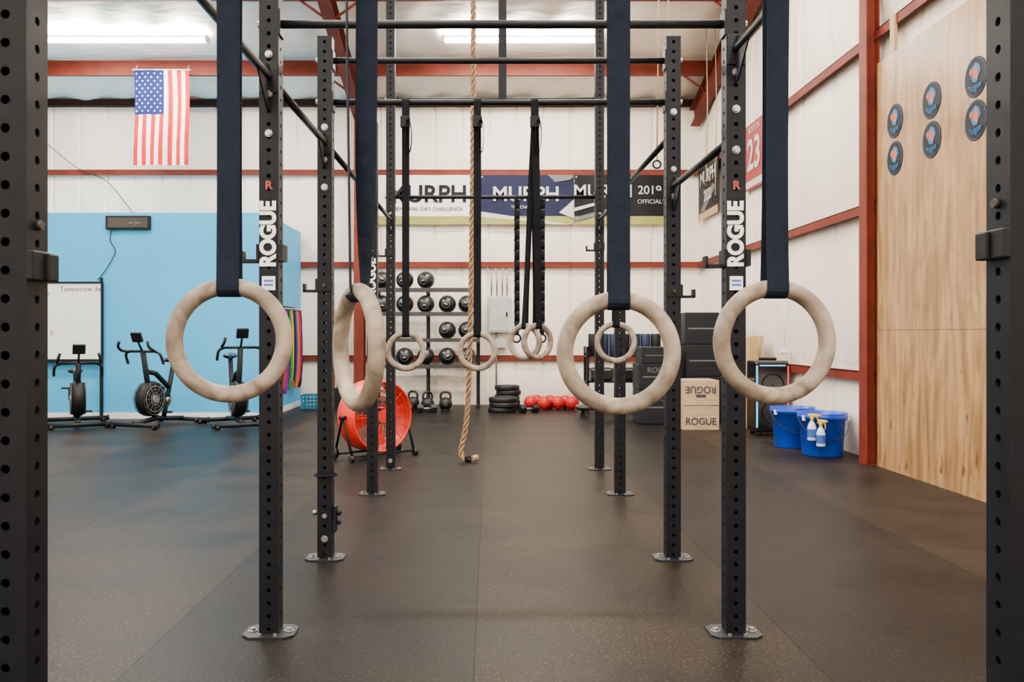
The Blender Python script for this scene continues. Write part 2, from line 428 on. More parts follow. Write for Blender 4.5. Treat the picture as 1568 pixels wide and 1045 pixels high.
# blue partition wall
YW = 12.4; XE = -3.16
b = MB(); b.bb(XL, XE, YW, YB - .12, 0, 2.9, M_blue); b.finish('wall_partition')
b = MB(); b.bb(XL, XE + .012, YW - .014, YW - .001, 0, .085, M_base); b.bb(XE + .001, XE + .014, YW, YB - .14, 0, .085, M_base); b.finish('baseboard_partition')

# ---------------------------------------------------------------- pull-up rig
HR = 0.038; CELL = 0.0508
def make_post(H):
    b = MB(); n = int(H / CELL); H = n * CELL; r = .0085
    sides = [((0, -1, 0), (1, 0, 0)), ((0, 1, 0), (-1, 0, 0)), ((1, 0, 0), (0, 1, 0)), ((-1, 0, 0), (0, -1, 0))]
    for nn, uu in sides:
        nn = Vector(nn); uu = Vector(uu); zz = Vector((0, 0, 1))
        for k in range(n):
            c = nn * HR + zz * (CELL * (k + .5)); a, h = HR, CELL / 2
            corners = [(a, h), (-a, h), (-a, -h), (a, -h)]
            outer = []
            for q in range(4):
                p, p2 = corners[q], corners[(q + 1) % 4]
                for t in (0, .33, .67): outer.append((p[0] + (p2[0] - p[0]) * t, p[1] + (p2[1] - p[1]) * t))
            O = [b.bm.verts.new(c + uu * p[0] + zz * p[1]) for p in outer]
            I = []; J = []
            for q in range(12):
                an = pi / 4 + q * pi / 6; d = uu * math.cos(an) * r + zz * math.sin(an) * r
                I.append(b.bm.verts.new(c + d)); J.append(b.bm.verts.new(c + d - nn * .005))
            for q in range(12):
                w = (q + 1) % 12
                b.face([O[q], O[w], I[w], I[q]], M_post); b.face([I[q], I[w], J[w], J[q]], M_post)
    bmesh.ops.remove_doubles(b.bm, verts=b.bm.verts, dist=0.0002)
    b.box((0, 0, H + .003), (.078, .078, .006), M_dark)
    b.prism([(-.10, -.05), (-.07, -.08), (.07, -.08), (.10, -.05), (.10, .05), (.07, .08), (-.07, .08), (-.10, .05)], (0, 0, .004), (1, 0, 0), (0, 1, 0), .008, M_plate)
    for sx in (-.072, .072):
        b.cyl((sx, -.0, .008), (sx, 0, .02), .012, M_bolt, seg=6, smooth=False)
        b.cyl((sx, 0, .008), (sx, 0, .011), .019, M_bolt, seg=16)
    for sx in (-.03, .03):
        b.cyl((sx, -.06, .008), (sx, -.06, .016), .008, M_bolt, seg=6, smooth=False)
    return b.mesh('upright')
mp9 = make_post(2.75); mp15 = make_post(4.6)
D = [1.61, 3.49, 4.66, 6.53, 7.74]; PX = .915
rig = empty('pull_up_rig', (0.052, 0, 0))
for i, d in enumerate(D):
    for sx in (-1, 1):
        obj('upright', mp15 if i == 4 else mp9, (sx * PX, d, 0), 0, rig)
# crossbars
b = MB()
def xbar(d, z, r=.0165):
    b.cyl((-PX + HR, d, z), (PX - HR, d, z), r, M_bar, seg=16)
    for sx in (-1, 1):
        b.box((sx * (PX - HR - .003), d, z), (.006, .07, .10), M_bar)
        b.cyl((sx * (PX + HR), d, z), (sx * (PX + HR + .014), d, z), .014, M_bolt, seg=6, smooth=False)
xbar(D[0], 2.45); xbar(D[1], 2.41); xbar(D[2], 2.41); xbar(D[2], 2.63); xbar(D[4], 2.39); xbar(D[4], 3.25); xbar(D[4], 4.3); xbar(D[0], 2.66)
b.bb(.03, .10, D[4] - .03, D[4] + .03, 3.25, 4.3, M_post)
b.finish('crossbars', parent=rig)
b = MB()
def ybar(sx, d0, d1, z, r=.0165, gus=True):
    x = sx * PX
    b.cyl((x, d0 + HR, z), (x, d1 - HR, z), r, M_bar, seg=16)
    for (dd, s) in ((d0 + HR, 1), (d1 - HR, -1)):
        b.box((x, dd + s * .003, z), (.07, .006, .12), M_bar)
        if gus:
            b.prism([(0, -.13), (.03, -.13), (.17, -.012), (.17, .012), (0, .05)], (x, dd, z), (0, s, 0), (0, 0, 1), .006, M_post)
for sx in (-1, 1):
    ybar(sx, D[0], D[1], 2.19 if sx < 0 else 2.3)
ybar(-1, D[1], D[2], 2.19); ybar(1, D[1], D[2], 1.96)
ybar(-1, D[2], D[3], 2.19); ybar(1, D[2], D[3], 2.24)
ybar(-1, D[3], D[4], 2.19); ybar(1, D[3], D[4], 2.19)
b.finish('side_bars', parent=rig)
# bolts + J cups + small pieces
b = MB()
def fbolt(sx, i, z, r=.017):
    x = sx * PX; y = D[i] - HR; r *= .85
    b.cyl((x, y, z), (x, y - .003, z), r * 1.25, M_bolt, seg=20)
    b.cyl((x, y - .003, z), (x, y - .013, z), r, M_bolt, seg=6, smooth=False)
for z in (2.28, 2.125, 1.97): fbolt(-1, 1, z, .014)
for z in (2.21, 2.065, 1.905): fbolt(1, 1, z, .015)
fbolt(-1, 2, 2.27); fbolt(-1, 2, 2.10, .014); fbolt(-1, 2, 1.955); fbolt(1, 2, 2.35); fbolt(1, 2, 1.91); fbolt(1, 2, 2.05, .014); fbolt(-1, 2, .11); fbolt(-1, 2, .23, .012)
for i in (3, 4):
    for sx in (-1, 1):
        for z in (2.24, 2.12): fbolt(sx, i, z, .012)
fbolt(-1, 4, .08); fbolt(-1, 3, 2.4)
def jcup(sx, i, z, out):
    x = sx * PX; y = D[i]
    if i != 1:
        b.bb(x - HR - .004, x + HR + .004, y - HR - .007, y - HR - .001, z - .03, z + .035, M_dark)
        b.cyl((x, y - HR - .007, z), (x, y - HR - .02, z), .009, M_grey, seg=12)
    else:
        b.bb(x - out * (HR + .001), x - out * (HR + .018), y - HR - .007, y + HR, z - .03, z + .035, M_dark)
    b.bb(x + out * (HR + .001), x + out * (HR + .010), y - HR - .007, y + HR, z - .03, z + .035, M_dark)
    b.bb(x + out * HR, x + out * (HR + .075), y - .025, y + .025, z - .035, z - .022, M_dark)
    b.bb(x + out * (HR + .068), x + out * (HR + .08), y - .025, y + .025, z - .035, z + .01, M_dark)
jcup(-1, 1, 1.50, -1); jcup(1, 1, 1.48, -1); jcup(-1, 2, 1.44, -1); jcup(1, 2, 1.41, 1); jcup(-1, 4, 1.9, -1); jcup(1, 4, 1.95, -1)
for sx, z in ((-1, 1.305), (1, 1.345)):
    x = sx * PX; y = D[0]; o = -sx
    b.bb(x + o * (HR + .0005), x + o * (HR + .014), y - HR - .004, y + HR + .004, z - .027, z + .027, M_dark, .003)
    b.bb(x + o * (HR + .012), x + o * (HR + .022), y + .0, y + HR, z - .027, z + .024, M_dark, .003)
    b.cyl((x + o * HR, y, z + .075), (x + o * (HR + .010), y, z + .075), .009, M_grey, seg=12)
# adjustment pins on lower left
b.cyl((-PX - HR - .02, D[2], .24), (-PX + HR + .03, D[2], .24), .008, M_bolt)
b.sphere((-PX + HR + .03, D[2], .24), .016, M_dark); b.sphere((-PX - HR - .02, D[2], .24), .014, M_bolt)
b.sphere((-PX + HR + .03, D[2], .19), .014, M_dark)
b.torus((-PX, D[2], .44), .056, .006, M_strapB, (0, 0, 1), 24, 8)
b.bb(-PX + HR + .002, -PX + HR + .02, D[2] - .03, D[2] + .03, .14, .28, M_dark, .004)
b.finish('bolts_and_hooks', parent=rig)
for sx in (-1, 1):
    yy = D[1] - HR - .002
    text('lettering', 'ROGUE', (sx * PX, yy, 1.575), (0, 0, 1), (-1, 0, 0), .083, M_white, rig, bold=.004, sx=.92)
    text('lettering_small', 'R', (sx * PX, yy, 1.765), (1, 0, 0), (0, 0, 1), .045, M_posr, rig, bold=.002)
    bb_ = MB(); bb_.bb(sx * PX - .026, sx * PX + .026, yy - .001, yy + .001, 1.355, 1.41, M_white)
    bb_.bb(sx * PX - .018, sx * PX + .018, yy - .002, yy - .001, 1.372, 1.380, M_lblue)
    bb_.bb(sx * PX - .018, sx * PX + .018, yy - .002, yy - .001, 1.388, 1.396, M_lblue)
    bb_.finish('logo_badge', parent=rig)
text('lettering', 'ROGUE', (-PX, D[3] - HR - .002, 1.6), (0, 0, 1), (-1, 0, 0), .085, M_white, rig, bold=.003)

# ---------------------------------------------------------------- gymnastic rings
def ring(x, y, zc, ztop, OD, ang, topang, mstrap, tube=.0155, w=.040, buckle=False, dxtop=0.0, split=False):
    b = MB(); R = OD / 2 - tube
    ca, sa = math.cos(ang), math.sin(ang)
    b.torus((0, 0, 0), R, tube, M_ring, (-sa, ca, 0), 72, 16)
    zt = R; Ht = ztop - zc
    path = []; K = 24
    for i in range(K + 1):
        t = i / K; z = Ht - (Ht - zt) * t
        yy = -(.02 * (1 - t) + (tube + .002) * t ** 6 + .004 * (1 - abs(2 * t - 1)))
        path.append((yy, z, 0))
    for i in range(1, 9):
        a = pi + pi * i / 8
        path.append(((tube + .003) * math.cos(a), zt + (tube + .003) * math.sin(a), 2))
    for i in range(K, -1, -1):
        t = i / K; z = Ht - (Ht - zt) * t
        yy = (.02 * (1 - t) + (tube + .002) * t ** 6 + .004 * (1 - abs(2 * t - 1)))
        path.append((yy, z, 1))
    for i in range(1, 9):
        a = pi * i / 8
        path.append((.02 * math.cos(a), Ht + .02 * math.sin(a), 3))
    pts = []; wd = []
    for (yy, z, sd) in path:
        t = min(1, max(0, (Ht - z) / (Ht - zt)))
        a = topang + (ang - topang) * (t ** .8)
        aw = a
        if split:
            a = ang
            if sd == 0: aw = -.75 + (ang - .25 + .75) * min(1, t / .35)
            elif sd == 1: aw = 0 if t < .7 else ang * ((t - .7) / .3) ** 1.5
            elif sd == 2: aw = ang
            else: aw = -.4
            yy = yy if sd == 2 else (.014 + .008 * (1 - t) if sd == 1 else -.014 - .016 * (1 - t)) if sd < 2 else yy
        wd.append((math.cos(aw), math.sin(aw), 0))
        pts.append((-yy * math.sin(a) + dxtop * (1 - t), yy * math.cos(a), z))
    b.ribbon(pts, wd, w, mstrap, .0022)
    if buckle:
        b.box((dxtop, -.03, Ht - .11), (.05, .025, .06), M_dark, bevel=.004)
        q = []
        for i in range(17):
            a = 2 * pi * i / 16
            q.append((dxtop + .018 + .016 * math.sin(a), -.035 - .012 * math.cos(a), Ht - .10 - .085 * (1 - math.cos(a))))
        b.ribbon(q, [(0, 1, 0)] * 17, .03, mstrap, .003)
    return b.finish('gymnastic_ring', (x, y, zc))
y0 = D[0]
ring(-.474, y0, 1.170, 2.45, .228, .08, 0, M_strapN)
ring(-.240, y0, 1.157, 2.45, .236, -1.10, -.35, M_strapN, dxtop=.0, split=True)
ring(.236, y0, 1.147, 2.45, .226, -.06, 0, M_strapN)
ring(.521, y0, 1.167, 2.45, .228, .06, 0, M_strapN, dxtop=.005)
y2 = D[2]
ring(-.441, y2, 1.094, 2.41, .215, .1, 0, M_strapB, w=.038, buckle=True)
ring(-.062, y2, 1.094, 2.41, .215, -.1, 0, M_strapB, w=.038, buckle=True)
ring(.255, y2, 1.145, 2.41, .20, .55, 0, M_strapB, w=.038, buckle=True, dxtop=-.015)
ring(.190, y2 + .03, 1.143, 2.41, .20, -.5, 0, M_strapB, w=.024, dxtop=.05)
ring(.669, y2, 1.140, 2.41, .225, .0, 0, M_strapB, w=.038, buckle=True)

# daisy chain webbing straps (flat webbing with bar-tacked loops down its length)
for X in (.241, .462):
    b = MB()
    P = []; Q = []; n = 96
    for i in range(n + 1):
        z = 2.37 - 1.08 * i / n; P.append((0, .006, z)); Q.append((.004, -.004 - .018 * abs(math.sin(pi * i / 8.0)), z))
    b.ribbon(P, [(1, 0, 0)] * (n + 1), .040, M_strapB, .004); b.ribbon(Q, [(1, .25, 0)] * (n + 1), .046, M_strapB, .005)
    for i in range(0, n + 1, 8): b.box((0, -.004, 2.37 - 1.08 * i / n), (.05, .012, .014), M_grey)
    b.torus((0, 0, 2.372), .03, .008, M_strapB, (1, 0, 0), 20, 6)
    b.cyl((0, 0, 1.30), (0, 0, 1.18), .02, M_strapN); b.torus((0, 0, 1.15), .035, .008, M_strapN, (0, 1, 0), 20, 8)
    b.finish('daisy_chain_strap', (X, D[4], 0))

# climbing rope
ctrl = [(-.146, 8.2, 6.62), (-.146, 8.2, 4.2), (-.150, 8.2, 3.0), (-.162, 8.2, 2.0), (-.178, 8.2, 1.1), (-.195, 8.2, .6), (-.225, 8.19, .28), (-.262, 8.17, .10), (-.235, 8.15, .035), (-.18, 8.14, .03), (-.12, 8.15, .04)]
def catmull(P, step=.012):
    P = [Vector(p) for p in P]; out = []
    for i in range(len(P) - 1):
        p0 = P[max(i - 1, 0)]; p1 = P[i]; p2 = P[i + 1]; p3 = P[min(i + 2, len(P) - 1)]
        n = max(2, int((p2 - p1).length / step))
        for k in range(n):
            t = k / n
            out.append(.5 * ((2 * p1) + (p2 - p0) * t + (2 * p0 - 5 * p1 + 4 * p2 - p3) * t * t + (3 * p1 - p0 - 3 * p2 + p3) * t ** 3))
    out.append(P[-1]); return out
pth = catmull(ctrl, .014)
b = MB()
for s in range(3):
    L = 0; pts = []; u = Vector((1, 0, 0))
    for i, p in enumerate(pth):
        t = (pth[min(i + 1, len(pth) - 1)] - pth[max(i - 1, 0)]).normalized()
        u = (u - t * u.dot(t)).normalized(); v = t.cross(u)
        if i: L += (p - pth[i - 1]).length
        a = 2 * pi * (L / .20 + s / 3)
        pts.append(p + (u * math.cos(a) + v * math.sin(a)) * .0155)
    b.tube(pts, .012, M_rope, 7)
b.cyl(pth[-1] - Vector((.03, 0, 0)), pth[-1] + Vector((.02, 0, .005)), .028, M_board)
b.cyl(pth[-8], pth[-4], .029, M_strapB)
b.box((-.146, 8.2, 6.62), (.08, .08, .06), M_dark)
b.finish('climbing_rope')

# ---------------------------------------------------------------- lamps
def lamp(x, y, L=2.4, W=260, up=60):
    z = roof(y) - .3
    if y > 12.5: z = 5.49
    e = empty('fluorescent_light_fixture', (x, y, z))
    b = MB()
    b.bb(-L / 2, L / 2, -.04, .04, .03, .06, M_white, .004)
    for yy in (-.035, .035):
        b.cyl((-L / 2 + .03, yy, .005), (L / 2 - .03, yy, .005), .028, M_tube, seg=12)
    for xx in (-L / 2, L / 2): b.bb(xx - .015, xx + .015, -.07, .07, -.03, .06, M_white)
    for xx in (-L * .4, L * .4): b.cyl((xx, 0, .06), (xx, 0, roof(y) - z - .12), .006, M_grey, seg=6)
    b.finish('housing', parent=e)
    li = bpy.data.lights.new('tube_light', 'AREA'); li.shape = 'RECTANGLE'; li.size = L; li.size_y = .12
    li.energy = W; li.color = (1.0, .94, .85)
    obj('tube_light', li, (0, 0, -.04), 0, e)
    li = bpy.data.lights.new('ceiling_fill', 'AREA'); li.shape = 'RECTANGLE'; li.size = L; li.size_y = .10  # added fill aimed upward to brighten the ceiling, not light from the tubes
    li.energy = up; li.color = (1.0, .94, .85)
    o = obj('ceiling_fill', li, (0, 0, .075), 0, e); o.rotation_euler = (pi, 0, 0)
lamp(-5.33, 12.9, 2.42, 260, 190); lamp(.45, 12.9, 2.24, 260, 190)
for y in (9.3, 5.5, 1.8, -1.4):  # unseen fixtures above and behind the camera, added as fill light
    for x in (-5.6, -1.9, 1.8): lamp(x, y, 2.4, 235, 280 if y > 9 else 105)

# ---------------------------------------------------------------- flag
b = MB(); W, H = .86, 1.47; nx, nz = 52, 60
def fw(u, v): return .02 * math.sin(u * 9 + 1) * (.3 + .7 * v) + .012 * math.sin(u * 17 + v * 3)
g = [[b.bm.verts.new(((i / nx - .5) * W + .012 * math.sin(j / nz * 5), fw(i / nx, j / nz), -j / nz * H)) for j in range(nz + 1)] for i in range(nx + 1)]
for i in range(nx):
    for j in range(nz):
        if i < 28 and j < 28: m = M_fblue
        else: m = M_fred if (i // 4) % 2 == 0 else M_fwht
        b.face([g[i][j], g[i + 1][j], g[i + 1][j + 1], g[i][j + 1]], m, True)
for r in range(11):
    for c in range(9):
        if (r + c) % 2: continue
        u = (c + .9) / 9.8 * 28 / 52; v = (r + .9) / 11.8 * 28 / 60
        cx, cz = (u - .5) * W, -v * H; poly = []
        for k in range(10):
            rr = .019 if k % 2 == 0 else .008; a = k * pi / 5
            poly.append((cx + rr * math.sin(a), cz + rr * math.cos(a)))
        b.prism(poly, (0, fw(u, v) - .008, 0), (1, 0, 0), (0, 0, 1), .002, M_fwht)
b.cyl((-W / 2 - .02, 0, .005), (W / 2 + .02, 0, .005), .01, M_white, seg=8)
for xx in (-.4, .4): b.cyl((xx, 0, 0), (xx, .08, .1), .004, M_white, seg=6)
b.finish('american_flag', (-5.07, 13.64, 5.28))

# ---------------------------------------------------------------- banners
def banner(x0, x1, z0, z1, bg, strip):
    b = MB(); w = x1 - x0; h = z1 - z0; n = 24
    def yy(u): return .008 * math.sin(u * 14)
    for i in range(n):
        u0, u1 = i / n, (i + 1) / n
        for (a, c, m) in ((0, .17, strip), (.17, 1, bg)):
            b.quad([(u0 * w - w / 2, yy(u0), a * h), (u1 * w - w / 2, yy(u1), a * h), (u1 * w - w / 2, yy(u1), c * h), (u0 * w - w / 2, yy(u0), c * h)], m)
    for sx in (-1, 1):
        for z in (.03, h - .03): b.cyl((sx * (w / 2 - .03), 0, z), (sx * (w / 2 - .03), -.008, z), .015, M_silver, seg=10)
    return b, w, h
b, w, h = banner(-1.9, -.16, 3.03, 3.86, M_white, M_bgrn)
o = b.finish('event_banner', (-1.03, YB - .125, 3.03))
text('lettering', 'MURPH', (0, -.015, .50), FX, FZ, .40, M_bblk, o, bold=.008)
text('small_print', 'MEMORIAL DAY CHALLENGE', (0, -.015, .26), FX, FZ, .09, M_bblk, o)
b, w, h = banner(-.15, 1.42, 3.03, 3.86, M_navy, M_bgrn)
U, V = (1, 0, 0), (0, 0, 1)
b.prism([(-w / 2, .0), (w * .46, 0), (w * .0, .10), (-w / 2, .22)], (0, -.012, 0), U, V, .003, M_bwht)
b.prism([(-w / 2, 0), (w * .30, 0), (w * .0, .06), (-w / 2, .13)], (0, -.016, 0), U, V, .003, M_bgrn)
b.prism([(w * .5, .1), (w * .5, .42), (w * .34, .2)], (0, -.012, 0), U, V, .003, M_bwht)
b.prism([(w * .22, h), (w * .5, h), (w * .46, h - .08), (w * .3, h - .12)], (0, -.012, 0), U, V, .003, M_bgry)
o = b.finish('event_banner', (.635, YB - .125, 3.03))
text('lettering', 'MURPH', (-.02, -.02, .50), FX, FZ, .34, M_bwht, o, bold=.006)
text('small_print', 'THE CHALLENGE', (0, -.02, .29), FX, FZ, .07, M_bwht, o)
b, w, h = banner(1.43, 2.98, 3.03, 3.86, M_bblk, M_bgrn)
b.prism([(-w / 2, .05), (w * .1, .3), (w * .1, .36), (-w / 2, .12)], (0, -.012, 0), U, V, .003, M_bgry)
b.prism([(-w / 2, .22), (-w * .25, .33), (-w * .25, .38), (-w / 2, .28)], (0, -.012, 0), U, V, .003, M_bwht)
o = b.finish('event_banner', (2.205, YB - .125, 3.03))
text('lettering', 'MURPH', (-.3, -.02, .55), FX, FZ, .30, M_bwht, o, bold=.004)
text('year', '2019', (.48, -.02, .57), FX, FZ, .20, M_bwht, o, bold=.002)
text('small_print', 'OFFICIAL', (.48, -.02, .38), FX, FZ, .10, M_bwht, o)
# right wall banner & poster
NY, PZ = (0, -1, 0), (0, 0, 1)
b = MB(); b.prism([(-.62, 0), (.62, 0), (.62, .9), (-.62, .9)], (0, 0, 0), NY, PZ, .006, M_bblk)
b.prism([(-.62, 0), (.62, 0), (.62, .12), (-.62, .12)], (-.006, 0, 0), NY, PZ, .004, M_board)
b.prism([(-.5, .15), (.3, .5), (.5, .42), (-.2, .13)], (-.006, 0, 0), NY, PZ, .004, M_bgry)
o = b.finish('event_banner', (XR - .125, 14.08, 3.06))
text('lettering', 'MURPH', (-.01, 0, .66), NY, PZ, .3, M_bwht, o, bold=.006)
text('year', '2022', (-.01, 0, .36), NY, PZ, .24, M_bwht, o, bold=.006)
b = MB(); b.prism([(-.45, 0), (.45, 0), (.45, .88), (-.45, .88)], (0, 0, 0), NY, PZ, .006, M_posr)
b.prism([(-.42, .03), (.42, .03), (.42, .12), (-.42, .12)], (-.005, 0, 0), NY, PZ, .003, M_bwht)
o = b.finish('wall_poster', (XR - .125, 11.62, 3.12))
text('lettering', '23', (-.01, 0, .44), NY, PZ, .58, M_bwht, o, bold=.012)
text('small_print', 'BOSTON', (-.01, 0, .79), NY, PZ, .12, M_bwht, o)

# ---------------------------------------------------------------- timer, whiteboard, cables
b = MB(); b.bb(-.31, .31, -.06, 0, -.095, .095, M_dark, .006); b.bb(-.28, .28, -.064, -.06, -.07, .07, M_gloss)
o = b.finish('wall_timer', (-5.06, YW - .002, 2.755))
text('digits', '-- :--', (.1, -.067, 0), FX, FZ, .09, M_panel, o)
b = MB()
b.tube(catmull([(-5.3, YW - .02, 2.66), (-5.32, YW - .02, 2.5), (-5.25, YW - .02, 2.35), (-5.38, YW - .02, 2.1), (-5.5, YW - .02, 1.95)], .04), .006, M_dark, 6)
b.finish('power_cord')
b = MB(); b.tube(catmull([(-7.6, YB - .13, 4.55), (-6.9, YB - .13, 3.98), (-6.4, YB - .13, 3.75), (-5.9, YB - .13, 3.15), (-5.6, YB - .1, 2.92)], .08), .007, M_dark, 6)
b.finish('wall_cable')
b = MB(); x0, x1, z0, z1 = -7.1, -5.43, .84, 1.90
b.bb(x0, x1, -.02, -.004, z0, z1, M_wb)
for (a, c, d, e) in ((x0 - .02, x1 + .02, z1, z1 + .025), (x0 - .02, x1 + .02, z0 - .025, z0), (x0 - .025, x0, z0, z1), (x1, x1 + .025, z0, z1)):
    b.bb(a, c, -.035, 0, d, e, M_dark)
b.bb(x0, x1, -.09, -.03, z0 - .035, z0 - .022, M_dark)
for xx in (x0 + .1, x1 + .0):
    b.bb(xx - .02, xx + .02, -.02, .0, 0, z0, M_dark)
    b.bb(xx - .02, xx + .02, -.02, .0, z1, z1 + .08, M_dark)
o = b.finish('whiteboard', (0, 12.36, 0))
text('handwriting', 'Tomorrow 3x', (-5.72, -.022, 1.82), FX, FZ, .10, M_ink, o)
text('handwriting', 'Strength+', (-6.32, -.022, 1.75), FX, FZ, .09, M_ink, o)
text('handwriting', '5 x 5', (-6.2, -.022, 1.2), FX, FZ, .10, M_inkr, o)

# ---------------------------------------------------------------- stationary bikes
def bike(x, y, rz, drop=0.0):
    b = MB()
    for yy, w in ((-.5, .36), (.42, .40)):
        b.cyl((-w, yy, .05), (w, yy, .05), .028, M_dark)
        for sx in (-1, 1):
            b.cyl((sx * w, yy, .05), (sx * (w + .03), yy, .05), .036, M_rub)
            b.cyl((sx * (w - .04), yy, .0), (sx * (w - .04), yy, .05), .03, M_rub)
    b.tube([(0, -.5, .06), (0, -.1, .1), (0, .42, .06)], .032, M_dark, 10)
    b.tube([(0, .05, .1), (0, .16, .5), (0, .24, .86)], .03, M_dark, 12)
    b.tube([(0, .16, .48), (0, -.1, .68), (0, -.30, .72)], .032, M_dark, 12)
    b.tube([(0, -.12, .12), (0, -.26, .62), (0, -.33, 1.02)], .034, M_dark, 12)
    b.sphere((0, .27, .90), 1, M_vinyl, (.095, .08, .04)); b.sphere((0, .17, .90), 1, M_vinyl, (.04, .15, .032))
    ax = (1, 0, 0); c = Vector((0, -.2, .36))
    b.lathe([(.05, -.075), (.2, -.07), (.225, -.04), (.225, .04), (.2, .07), (.05, .075)], c, M_dark, ax, 36, caps=True)
    for sx in (-.082, .082):
        for R0 in (.075, .12, .165, .205): b.torus(c + Vector((sx, 0, 0)), R0, .005, M_bgry if R0 in (.075, .165) else M_grey, ax, 36, 6)
        for k in range(12):
            a = 2 * pi * k / 12
            b.cyl(c + Vector((sx, .03 * math.cos(a), .03 * math.sin(a))), c + Vector((sx, .205 * math.cos(a), .205 * math.sin(a))), .003, M_bgry, seg=5)
        b.cyl(c + Vector((sx * .9, 0, 0)), c + Vector((sx * 1.15, 0, 0)), .05, M_silver)
    b.tube([(.05, -.2, .42), (.05, .08, .40), (.05, .12, .34), (.05, .08, .27), (.05, -.2, .28)], .022, M_dark, 8, closed=True)
    b.cyl((-.07, .06, .33), (.09, .06, .33), .04, M_silver)
    b.cyl((.09, .06, .33), (.09, -.03, .18), .014, M_dark); b.box((.14, -.03, .18), (.09, .07, .025), M_rub, bevel=.004)
    b.cyl((-.08, .06, .33), (-.08, .15, .48), .014, M_dark); b.box((-.13, .15, .48), (.09, .07, .025), M_rub, bevel=.004)
    b.cyl((-.2, -.34, 1.02), (.2, -.34, 1.02), .017, M_dark)
    for sx in (-1, 1):
        b.tube(catmull([(sx * .2, -.34, 1.02), (sx * .25, -.42, 1.03), (sx * .24, -.5, 1.08), (sx * .22, -.5, 1.15)], .02), .018, M_rub, 8)
        b.tube(catmull([(sx * .2, -.34, 1.02), (sx * .27, -.33, .98), (sx * .28, -.28, .86)], .02), .018, M_rub, 8)
    b.cyl((0, -.33, 1.0), (0, -.44, 1.18), .014, M_dark)
    b.box((0, -.44, 1.2), (.15, .04, .13), M_dark, Matrix.Rotation(.4, 3, 'X'), .008)
    b.box((0, -.418, 1.205), (.11, .006, .08), M_panel, Matrix.Rotation(.4, 3, 'X'))
    for v in b.bm.verts:
        if v.co.z > .8 and drop: v.co.z -= drop
    return b.finish('exercise_bike', (x, y, 0), rz)
bike(-5.38, 11.5, .5, .2); bike(-4.28, 11.5, -.35, .05); bike(-3.32, 11.5, .5)
bike(-6.45, 11.5, .3, .2)

# ---------------------------------------------------------------- resistance bands
e = empty('resistance_band_rack', (-3.13, 13.55, 0))
b = MB(); b.bb(-.015, .01, -.62, .62, 1.52, 1.62, M_dark)
cols = [(.30, .01, .02), (.10, .01, .16), (.006, .006, .008), (.01, .16, .04), (.55, .3, .01), (.008, .008, .01), (.01, .04, .25), (.45, .09, .01), (.25, .01, .08), (.008, .008, .008)]
for i, c in enumerate(cols):
    y = -.56 + i * .124; m = mat('band_colour', c, .6, spec=.2)
    b.cyl((.0, y, 1.56), (.17, y, 1.57), .008, M_silver, seg=8)
    zb = .28 + .25 * random.random(); pts = []
    for k in range(32):
        a = 2 * pi * k / 32; hh = (1.56 - zb) / 2
        pts.append((.09 + .035 * math.sin(a) * (1 + .2 * random.random()), y + .012 * math.cos(3 * a), 1.57 - hh + hh * math.cos(a)))
    b.ribbon(pts + [pts[0]], [(.6, .8, 0)] * 33, .04 + .03 * random.random(), m, .006)
b.finish('bands', parent=e)
# crate
b = MB(); w, d, h = .17, .14, .22
for sx in (-1, 1):
    for k in range(4):
        z = .03 + k * .06; b.bb(sx * w - .006, sx * w + .006, -d, d, z - .014, z + .014, M_teal); b.bb(-w, w, sx * d - .006, sx * d + .006, z - .014, z + .014, M_teal)
    for sy in (-1, 1): b.bb(sx * w - .015, sx * w + .015, sy * d - .015, sy * d + .015, 0, h, M_teal)
for k in range(-2, 3):
    for sy in (-1, 1): b.bb(k * .06 - .006, k * .06 + .006, sy * d - .006, sy * d + .006, 0, h, M_teal)
b.bb(-w, w, -d, d, 0, .012, M_teal); b.finish('plastic_crate', (-2.82, 14.2, 0))
b = MB()
for i in range(5): b.cyl((-.1 + i * .05, 0, 0), (-.1 + i * .05, .12, 1.5 + .05 * i), .012, (M_dark, M_white, M_orange, M_dark, M_sky)[i], seg=8)
b.bb(-.16, .16, -.08, .14, 0, .3, M_dark)
b.finish('mobility_stick_holder', (-2.55, 14.5, 0))

# ---------------------------------------------------------------- medicine ball rack
b = MB(); zsh = [1.93, 1.54, 1.115, .69]
for x in (-.82, 0.0, .82):
    b.bb(x - .03, x + .03, .13, .19, 0, 2.05, M_dark)
    b.bb(x - .03, x + .03, -.18, .24, 0, .04, M_dark)
    for z in zsh: b.bb(x - .02, x + .02, -.12, .14, z - .075, z - .045, M_dark)
for z in zsh:
    for y in (-.10, .07):
        b.bb(-.85, .85, y - .02, y + .02, z - .05, z - .010, M_grey)
    b.bb(-.85, .85, -.125, -.12, z - .05, z + .01, M_grey)
b.finish('medicine_ball_rack', (-1.0, 14.35, 0))
b = MB()
b.sphere((0, 0, 0), .143, M_vinyl, seg=28, ri=18)
for n in ((1, 0, 0), (0, 0, 1), (0, 1, 0)): b.torus((0, 0, 0), .1425, .0022, M_grey, n, 40, 6)
b.torus((0, -.128, 0), .062, .004, M_bgry, (0, 1, 0), 32, 6)
b.box((0, -.146, 0), (.055, .003, .014), M_bwht)
mball = b.mesh('medicine_ball')
for zi, xs in ((0, (-1.74, -1.37, -1.03)), (1, (-1.74, -1.37, -1.03, -.68, -.36)), (2, (-.68, -.36)), (3, (-1.37, -1.03, -.68, -.36))):
    for x in xs:
        o = obj('medicine_ball', mball, (x, 14.33, zsh[zi] + .141)); o.rotation_euler = (random.uniform(-.2, .2), random.uniform(-.5, .5), random.uniform(-.3, .3))
